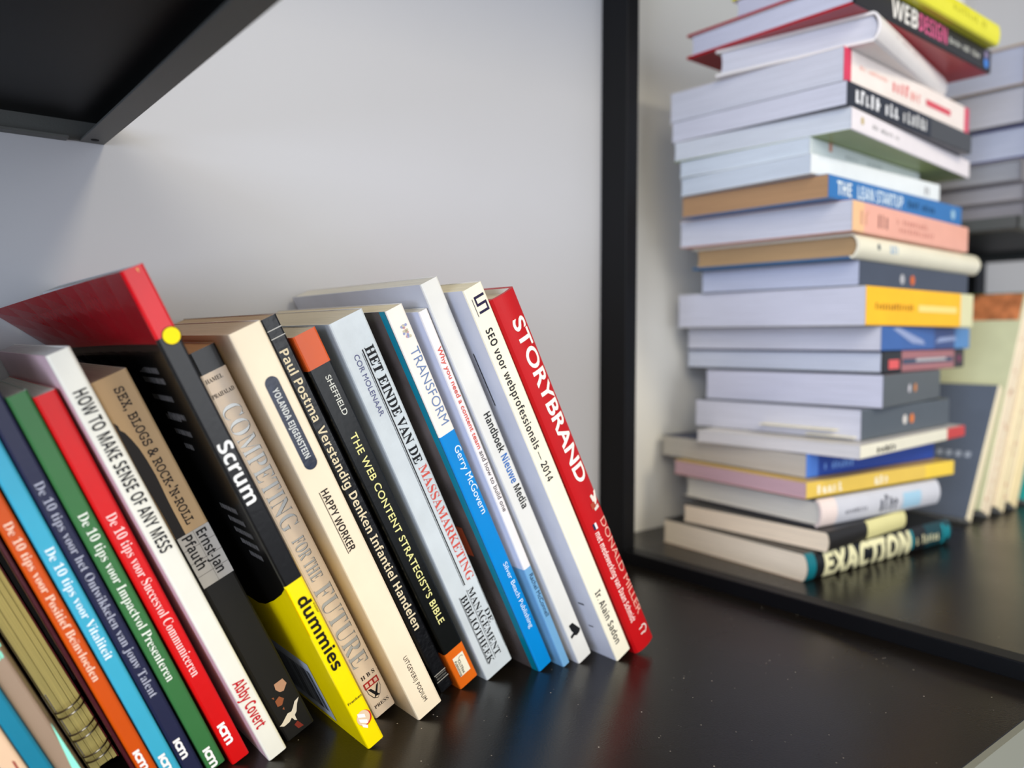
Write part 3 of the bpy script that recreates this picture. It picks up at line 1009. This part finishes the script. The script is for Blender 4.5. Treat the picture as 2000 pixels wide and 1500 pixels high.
b = pile('yellow-spined paperback with pink page edges, under the blue one low in the pile', 3.043, 1.83, -5.8, 1.139, 0.78, 0.3235, 0.070,
         [(0.78, (226, 190, 84)), (1, (240, 204, 70))], pages=(214, 176, 180), cover=(214, 176, 84), under=(210, 96, 44))
marks(b, 0.06, 0.22, 0.5, 0.55, (240, 232, 206), 5, 5)
marks(b, 0.42, 0.52, 0.5, 0.55, (240, 232, 206), 3, 6)
b = pile('thick paperback with royal blue spine, low in the pile', 3.131, 1.885, -4.6, 1.026, 0.87, 0.395, 0.104,
         [(0.08, (74, 120, 200)), (1, (32, 66, 150))], pages=(196, 190, 178), cover=(22, 34, 72))
marks(b, 0.12, 0.34, 0.45, 0.34, (120, 160, 220), 8, 9)
b = pile('thin white paperback with a red end to its spine, under a slate book', 3.159, 1.661, 3.6, 1.183, 0.80, 0.5005, 0.056,
         [(0.80, (236, 230, 206)), (1, (206, 66, 62))], pages=(222, 218, 214), cover=(220, 216, 210))
marks(b, 0.13, 0.30, 0.45, 0.5, (40, 38, 40), 5, 10)
b = pile('large slate grey handbook with paper slips, lowest of the slate ones', 3.297, 1.732, 3.3, 0.983, 0.85, 0.558, 0.135,
         [(1, (82, 90, 96))], pages=(208, 208, 216), cover=(64, 70, 78))
low7 = b
spine_shape(b, disc(b, 0.45, 0.48, 0.17), (214, 208, 200), name='white_dot')
spine_shape(b, disc(b, 0.53, 0.48, 0.17), (222, 126, 62), name='orange_dot', lift=0.0003)
for (x, y0, y1, lift_) in ((0.30, 0.10, 0.46, 0.05), (0.10, 0.02, 0.24, 0.03)):
    bm = bmesh.new()
    add_box(bm, x * 0.135 * S, x * 0.135 * S + 0.0006, y0 * S, y1 * S, b['H_'] - 0.001, b['H_'] + lift_ * S)
    bm_obj('paper_slip', bm, mat('slip_paper', (240, 232, 200), rough=0.7), b['pages'])
b = pile('slate grey handbook with an orange and a white dot, directly below the thin black one', 3.409, 1.696, 8.0, 0.812, 0.86, 0.6945, 0.146,
         [(1, (86, 92, 94))], pages=(204, 204, 216), cover=(66, 70, 76))
spine_shape(b, disc(b, 0.42, 0.5, 0.14), (200, 196, 200), name='white_dot')
spine_shape(b, disc(b, 0.52, 0.5, 0.14), (206, 136, 84), name='orange_dot', lift=0.0003)
b = pile('thin black magazine-like book with a red square and pink stripes on its spine', 3.476, 1.737, 6.1, 1.132, 1.00, 0.842, 0.099,
         [(0.20, (30, 32, 34)), (0.86, (170, 110, 112)), (1, (40, 30, 40))], pages=(204, 208, 218), cover=(26, 28, 32), cover_t=0.0012)
spine_shape(b, rect(0.06, 0.17, 0.18, 0.60), (226, 96, 96), name='red_square')
spine_shape(b, rect(0.21, 0.84, 0.36, 0.62), (74, 84, 104), name='dark_stripe')
spine_shape(b, rect(0.36, 0.74, 0.46, 0.60), (190, 186, 186), name='pale_stripe', lift=0.0003)
spine_shape(b, disc(b, 0.93, 0.5, 0.2), (150, 70, 104), name='pink_dot')
b = pile('paperback with wavy blue spine, right under the yellow one', 3.444, 1.728, 5.7, 1.203, 0.99, 0.9425, 0.109,
         [(0.55, (56, 100, 166)), (0.80, (52, 76, 130)), (1, (84, 140, 196))], pages=(206, 206, 214), cover=(50, 60, 110))
spine_shape(b, [[(0.1, .9), (0.16, .95), (0.42, .42), (0.44, .22), (0.3, .30)], [(0.56, .3), (0.6, .52), (0.8, .62), (0.82, .42)]], (150, 164, 200), name='pale_wave')
b = pile('thick handbook with bright yellow spine halfway up the pile', 3.292, 1.722, 1.6, 1.146, 0.99, 1.053, 0.168,
         [(0.865, (255, 190, 30)), (1, (222, 218, 172))], pages=(212, 212, 222), cover=(214, 210, 200), gloss=0.45)
marks(b, 0.07, 0.40, 0.50, 0.18, (170, 110, 30), 14, 29)
spine_shape(b, rect(0.44, 0.82, 0.40, 0.58), (255, 218, 130), name='pale_bar')
b = pile('slate grey handbook with dots on its spine, between the yellow one and the cream hardback', 3.287, 1.752, 2.8, 1.223, 0.80, 1.2225, 0.107,
         [(1, (66, 74, 88))], pages=(192, 197, 214), cover=(60, 66, 78))
spine_shape(b, disc(b, 0.345, 0.42, 0.22), (176, 176, 178), name='white_dot')
spine_shape(b, disc(b, 0.435, 0.42, 0.22), (206, 104, 56), name='orange_dot', lift=0.0003)
b = pile('cream hardback with rounded spine and tan pages above the slate handbook', 3.214, 1.744, 3.1, 1.40, 0.80, 1.331, 0.105,
         [(1, (232, 226, 200))], pages=(176, 146, 106), cover=(216, 214, 196), under=(52, 94, 130), hard=True, bulge=0.028)
spine_shape(b, disc(b, 0.13, 0.55, 0.13), (70, 84, 92), name='dark_dot')
marks(b, 0.21, 0.28, 0.55, 0.36, (150, 176, 200), 3, 12)
b = pile('peach-spined paperback under the bright blue one', 3.153, 1.715, 3.1, 1.274, 0.86, 1.4375, 0.127,
         [(0.08, (240, 190, 140)), (1, (236, 172, 150))], pages=(206, 206, 212), cover=(226, 160, 136))
marks(b, 0.05, 0.12, 0.5, 0.5, (214, 160, 130), 2, 13)
marks(b, 0.18, 0.27, 0.5, 0.5, (160, 112, 100), 3, 14)
marks(b, 0.33, 0.62, 0.62, 0.20, (206, 142, 126), 12, 15)
marks(b, 0.35, 0.66, 0.34, 0.18, (206, 142, 126), 12, 16)
b = pile('blue-spined paperback with pale capital title and brown pages', 3.047, 1.762, 1.3, 1.313, 0.74, 1.5665, 0.096,
         [(1, (46, 112, 172))], pages=(176, 138, 100), cover=(60, 110, 160))
spine_text(b, 'THE', 0.05, 0.14, 0.5, 0.58, (226, 234, 230), 'bold', 0.0)
spine_text(b, 'LEAN STARTUP', 0.18, 0.50, 0.5, 0.56, (210, 226, 232), 'bold', 0.0)
marks(b, 0.54, 0.76, 0.5, 0.34, (26, 62, 96), 10, 17)
spine_shape(b, disc(b, 0.92, 0.5, 0.25), (150, 186, 204), name='pale_emblem')
b = pile('thin white paperback resting on the bright blue one', 2.994, 1.811, -1.1, 1.107, 0.68, 1.6635, 0.082,
         [(1, (222, 226, 224))], pages=(204, 212, 218), cover=(214, 218, 216))
marks(b, 0.86, 0.92, 0.5, 0.6, (160, 160, 160), 2, 18)
b = pile('thin pale grey paperback, second above the bright blue one', 3.026, 1.836, 3.1, 1.090, 0.65, 1.7465, 0.074,
         [(1, (204, 212, 210))], pages=(204, 212, 218), cover=(206, 212, 206))
marks(b, 0.28, 0.62, 0.5, 0.2, (160, 170, 168), 14, 19)
spine_shape(b, rect(0.145, 0.17, 0.5, 0.98), (196, 140, 120), name='red_tick')
b = pile('white-spined paperback with a green back cover overhanging the books below', 3.051, 1.673, 5.3, 1.42, 0.835, 1.8215, 0.088,
         [(1, (234, 226, 226))], pages=(206, 210, 214), cover=(226, 222, 220), under=(150, 164, 108))
marks(b, 0.14, 0.34, 0.5, 0.22, (150, 148, 146), 13, 20)
spine_shape(b, disc(b, 0.07, 0.55, 0.18), (196, 176, 130), name='gold_dot')
b = pile('paperback with black spine and two blocks of white capitals near the top of the pile', 3.016, 1.675, 2.6, 1.289, 0.85, 1.911, 0.095,
         [(0.62, (34, 38, 48)), (1, (66, 68, 70))], pages=(208, 208, 216), cover=(50, 52, 60))
marks(b, 0.05, 0.36, 0.5, 0.58, (226, 226, 226), 9, 21)
marks(b, 0.39, 0.60, 0.5, 0.58, (206, 206, 204), 6, 22)
b = pile('thick paperback with cream spine and crimson ends near the top of the pile', 3.042, 1.705, 2.9, 1.32, 0.85, 2.008, 0.142,
         [(0.045, (210, 56, 88)), (0.955, (236, 224, 214)), (1, (214, 70, 96))], pages=(210, 210, 216), cover=(226, 214, 206))
marks(b, 0.10, 0.30, 0.6, 0.12, (236, 176, 160), 14, 23)
marks(b, 0.33, 0.46, 0.55, 0.36, (222, 120, 116), 4, 24)
marks(b, 0.47, 0.56, 0.5, 0.3, (226, 150, 140), 3, 25)
spine_shape(b, rect(0.60, 0.82, 0.42, 0.62), (208, 84, 96), name='red_bar')
b = pile('white hardback with rounded spine, turned askew on the crimson-ended book', 3.091, 1.610, 10.4, 1.027, 0.67, 2.1515, 0.115,
         [(1, (230, 224, 218))], pages=(210, 210, 216), cover=(226, 220, 214), hard=True, bulge=0.025)
marks(b, 0.2, 0.5, 0.6, 0.18, (206, 190, 188), 8, 26)
b = pile('hardback with black spine, white and pink capitals and dark red covers', 2.971, 1.625, 0.6, 1.286, 0.80, 2.268, 0.109,
         [(1, (32, 30, 30))], pages=(206, 206, 218), cover=(160, 20, 40), under=(170, 14, 30), hard=True, gloss=0.3)
spine_text(b, 'WEB', 0.22, 0.40, 0.56, 0.70, (226, 222, 214), 'bold', 0.0)
spine_text(b, 'DESIGN', 0.41, 0.62, 0.56, 0.66, (206, 92, 132), 'bold', 0.0)
marks(b, 0.64, 0.90, 0.5, 0.24, (190, 190, 180), 14, 27)
spine_shape(b, disc(b, 0.955, 0.36, 0.24), (66, 124, 200), name='blue_dot', lift=0.0003)
spine_shape(b, disc(b, 0.955, 0.66, 0.2), (130, 120, 150), name='violet_dot', lift=0.0003)
b = pile('bright yellow book, topmost of the tall pile', 3.002, 1.589, 0.4, 1.22, 0.62, 2.3785, 0.100,
         [(1, (224, 218, 50))], pages=(204, 204, 216), cover=(220, 214, 60), hard=True, bulge=0.01)
marks(b, 0.55, 0.88, 0.55, 0.3, (196, 190, 50), 12, 28)

# ================================================================== the far pile on the upper shelf
edges = [(1.6300, 1.745, (150, 145, 145), 'dark grey-edged thick book at the bottom of the far pile', (96, 92, 90)),
         (1.7465, 1.850, (164, 160, 160), 'grey-paged book second from the bottom of the far pile', (110, 104, 104)),
         (1.8515, 1.975, (160, 160, 162), 'grey-paged book third from the bottom of the far pile', (120, 116, 116)),
         (1.9765, 2.155, (186, 190, 204), 'pale-paged book under the blue-covered line in the far pile', (60, 64, 110)),
         (2.1565, 2.365, (196, 194, 198), 'pale-paged thick book, second from the top of the far pile', (90, 88, 92)),
         (2.3665, 2.590, (196, 198, 210), 'thick book with a tan cover, topmost of the far pile', (176, 150, 122))]
for i, (za, zb, pg, lab, cv) in enumerate(edges):
    b = book(lab, 1.25, zb - za, 0.98, {'S': [(1, cv)]}, pages=pg, hard=True, unit=S)
    place_flat(b, 4.90 + 0.02 * (i % 2), 1.68 + 0.015 * (i % 3), 0, 1.25, za)

# ================================================================== standing books at the far right
def lean_right(label, X, Y, lean, H, T, D, zones, **k):
    b = book(label, H, T, D, zones, **k)
    place_row_right(b, X, Y, lean, 0)
    return b


SL = (92, 100, 112)
b = lean_right('slate grey covered book leaning at the far right behind the tall pile', 4.62, 1.80, 28, 0.80, 0.06, 0.74,
               {'S': [(1, (236, 222, 186))], 'L': [(1, SL)], 'R': [(1, (230, 220, 190))]}, pages=(230, 222, 200), gloss=0.6)
side_poly(b, 'faded_print', [[(0.06 + 0.05 * i, 0.52), (0.06 + 0.05 * i, 0.56), (0.09 + 0.05 * i, 0.56), (0.09 + 0.05 * i, 0.52)] for i in range(5)], ink((170, 176, 184)))
b = lean_right('cream book with an orange picture at its head leaning behind the yellow-spined one', 4.86, 1.80, 25, 1.335, 0.12, 0.76,
               {'S': [(1, (240, 222, 190))], 'L': [(1, (206, 206, 164))], 'R': [(1, (230, 220, 190))]}, pages=(230, 222, 200), gloss=0.55)
side_poly(b, 'cover_picture', [[(0.02, 0.0), (0.02, 0.13), (0.36, 0.13), (0.36, 0.0)]], mat('orange_picture', (196, 120, 74), rough=0.4, var=0.5, scale=60))
q = random.Random(31)
spine_shape(b, [disc(b, q.uniform(.2, .95), q.uniform(.25, .75), q.uniform(.05, .12), 8)[0] for _ in range(16)], (214, 164, 130), name='red_specks')['kind'] = 'stuff'
b = lean_right('cream book leaning third from the left at the far right', 5.03, 1.79, 25, 1.30, 0.12, 0.76,
               {'S': [(1, (244, 226, 182))], 'L': [(1, (236, 216, 180))], 'R': [(1, (230, 220, 190))]}, pages=(230, 222, 200), gloss=0.55)
spine_shape(b, [disc(b, q.uniform(.2, .95), q.uniform(.25, .75), q.uniform(.05, .12), 8)[0] for _ in range(12)], (220, 172, 140), name='red_specks')['kind'] = 'stuff'
b = lean_right('pale yellow book leaning at the right edge of the picture', 5.22, 1.79, 25, 1.25, 0.13, 0.76,
               {'S': [(1, (248, 228, 176))], 'L': [(1, (240, 224, 190))], 'R': [(1, (230, 220, 190))]}, pages=(230, 222, 200), gloss=0.55)
b = lean_right('tall grey-blue book with a green band at its head at the right edge', 5.33, 1.88, 25, 1.40, 0.06, 0.70,
               {'S': [(0.05, (96, 140, 40)), (1, (130, 140, 160))], 'L': [(0.05, (96, 140, 40)), (1, (128, 136, 156))], 'R': [(1, (30, 150, 140))]}, gloss=0.5)
b = lean_right('teal-spined book at the right edge, leaning last of the far row', 5.44, 1.80, 25, 1.15, 0.07, 0.74,
               {'S': [(1, (30, 160, 150))]}, gloss=0.5)
for o in list(bpy.data.objects):
    for k in ('H_', 'T_'):
        if k in o:
            del o[k]
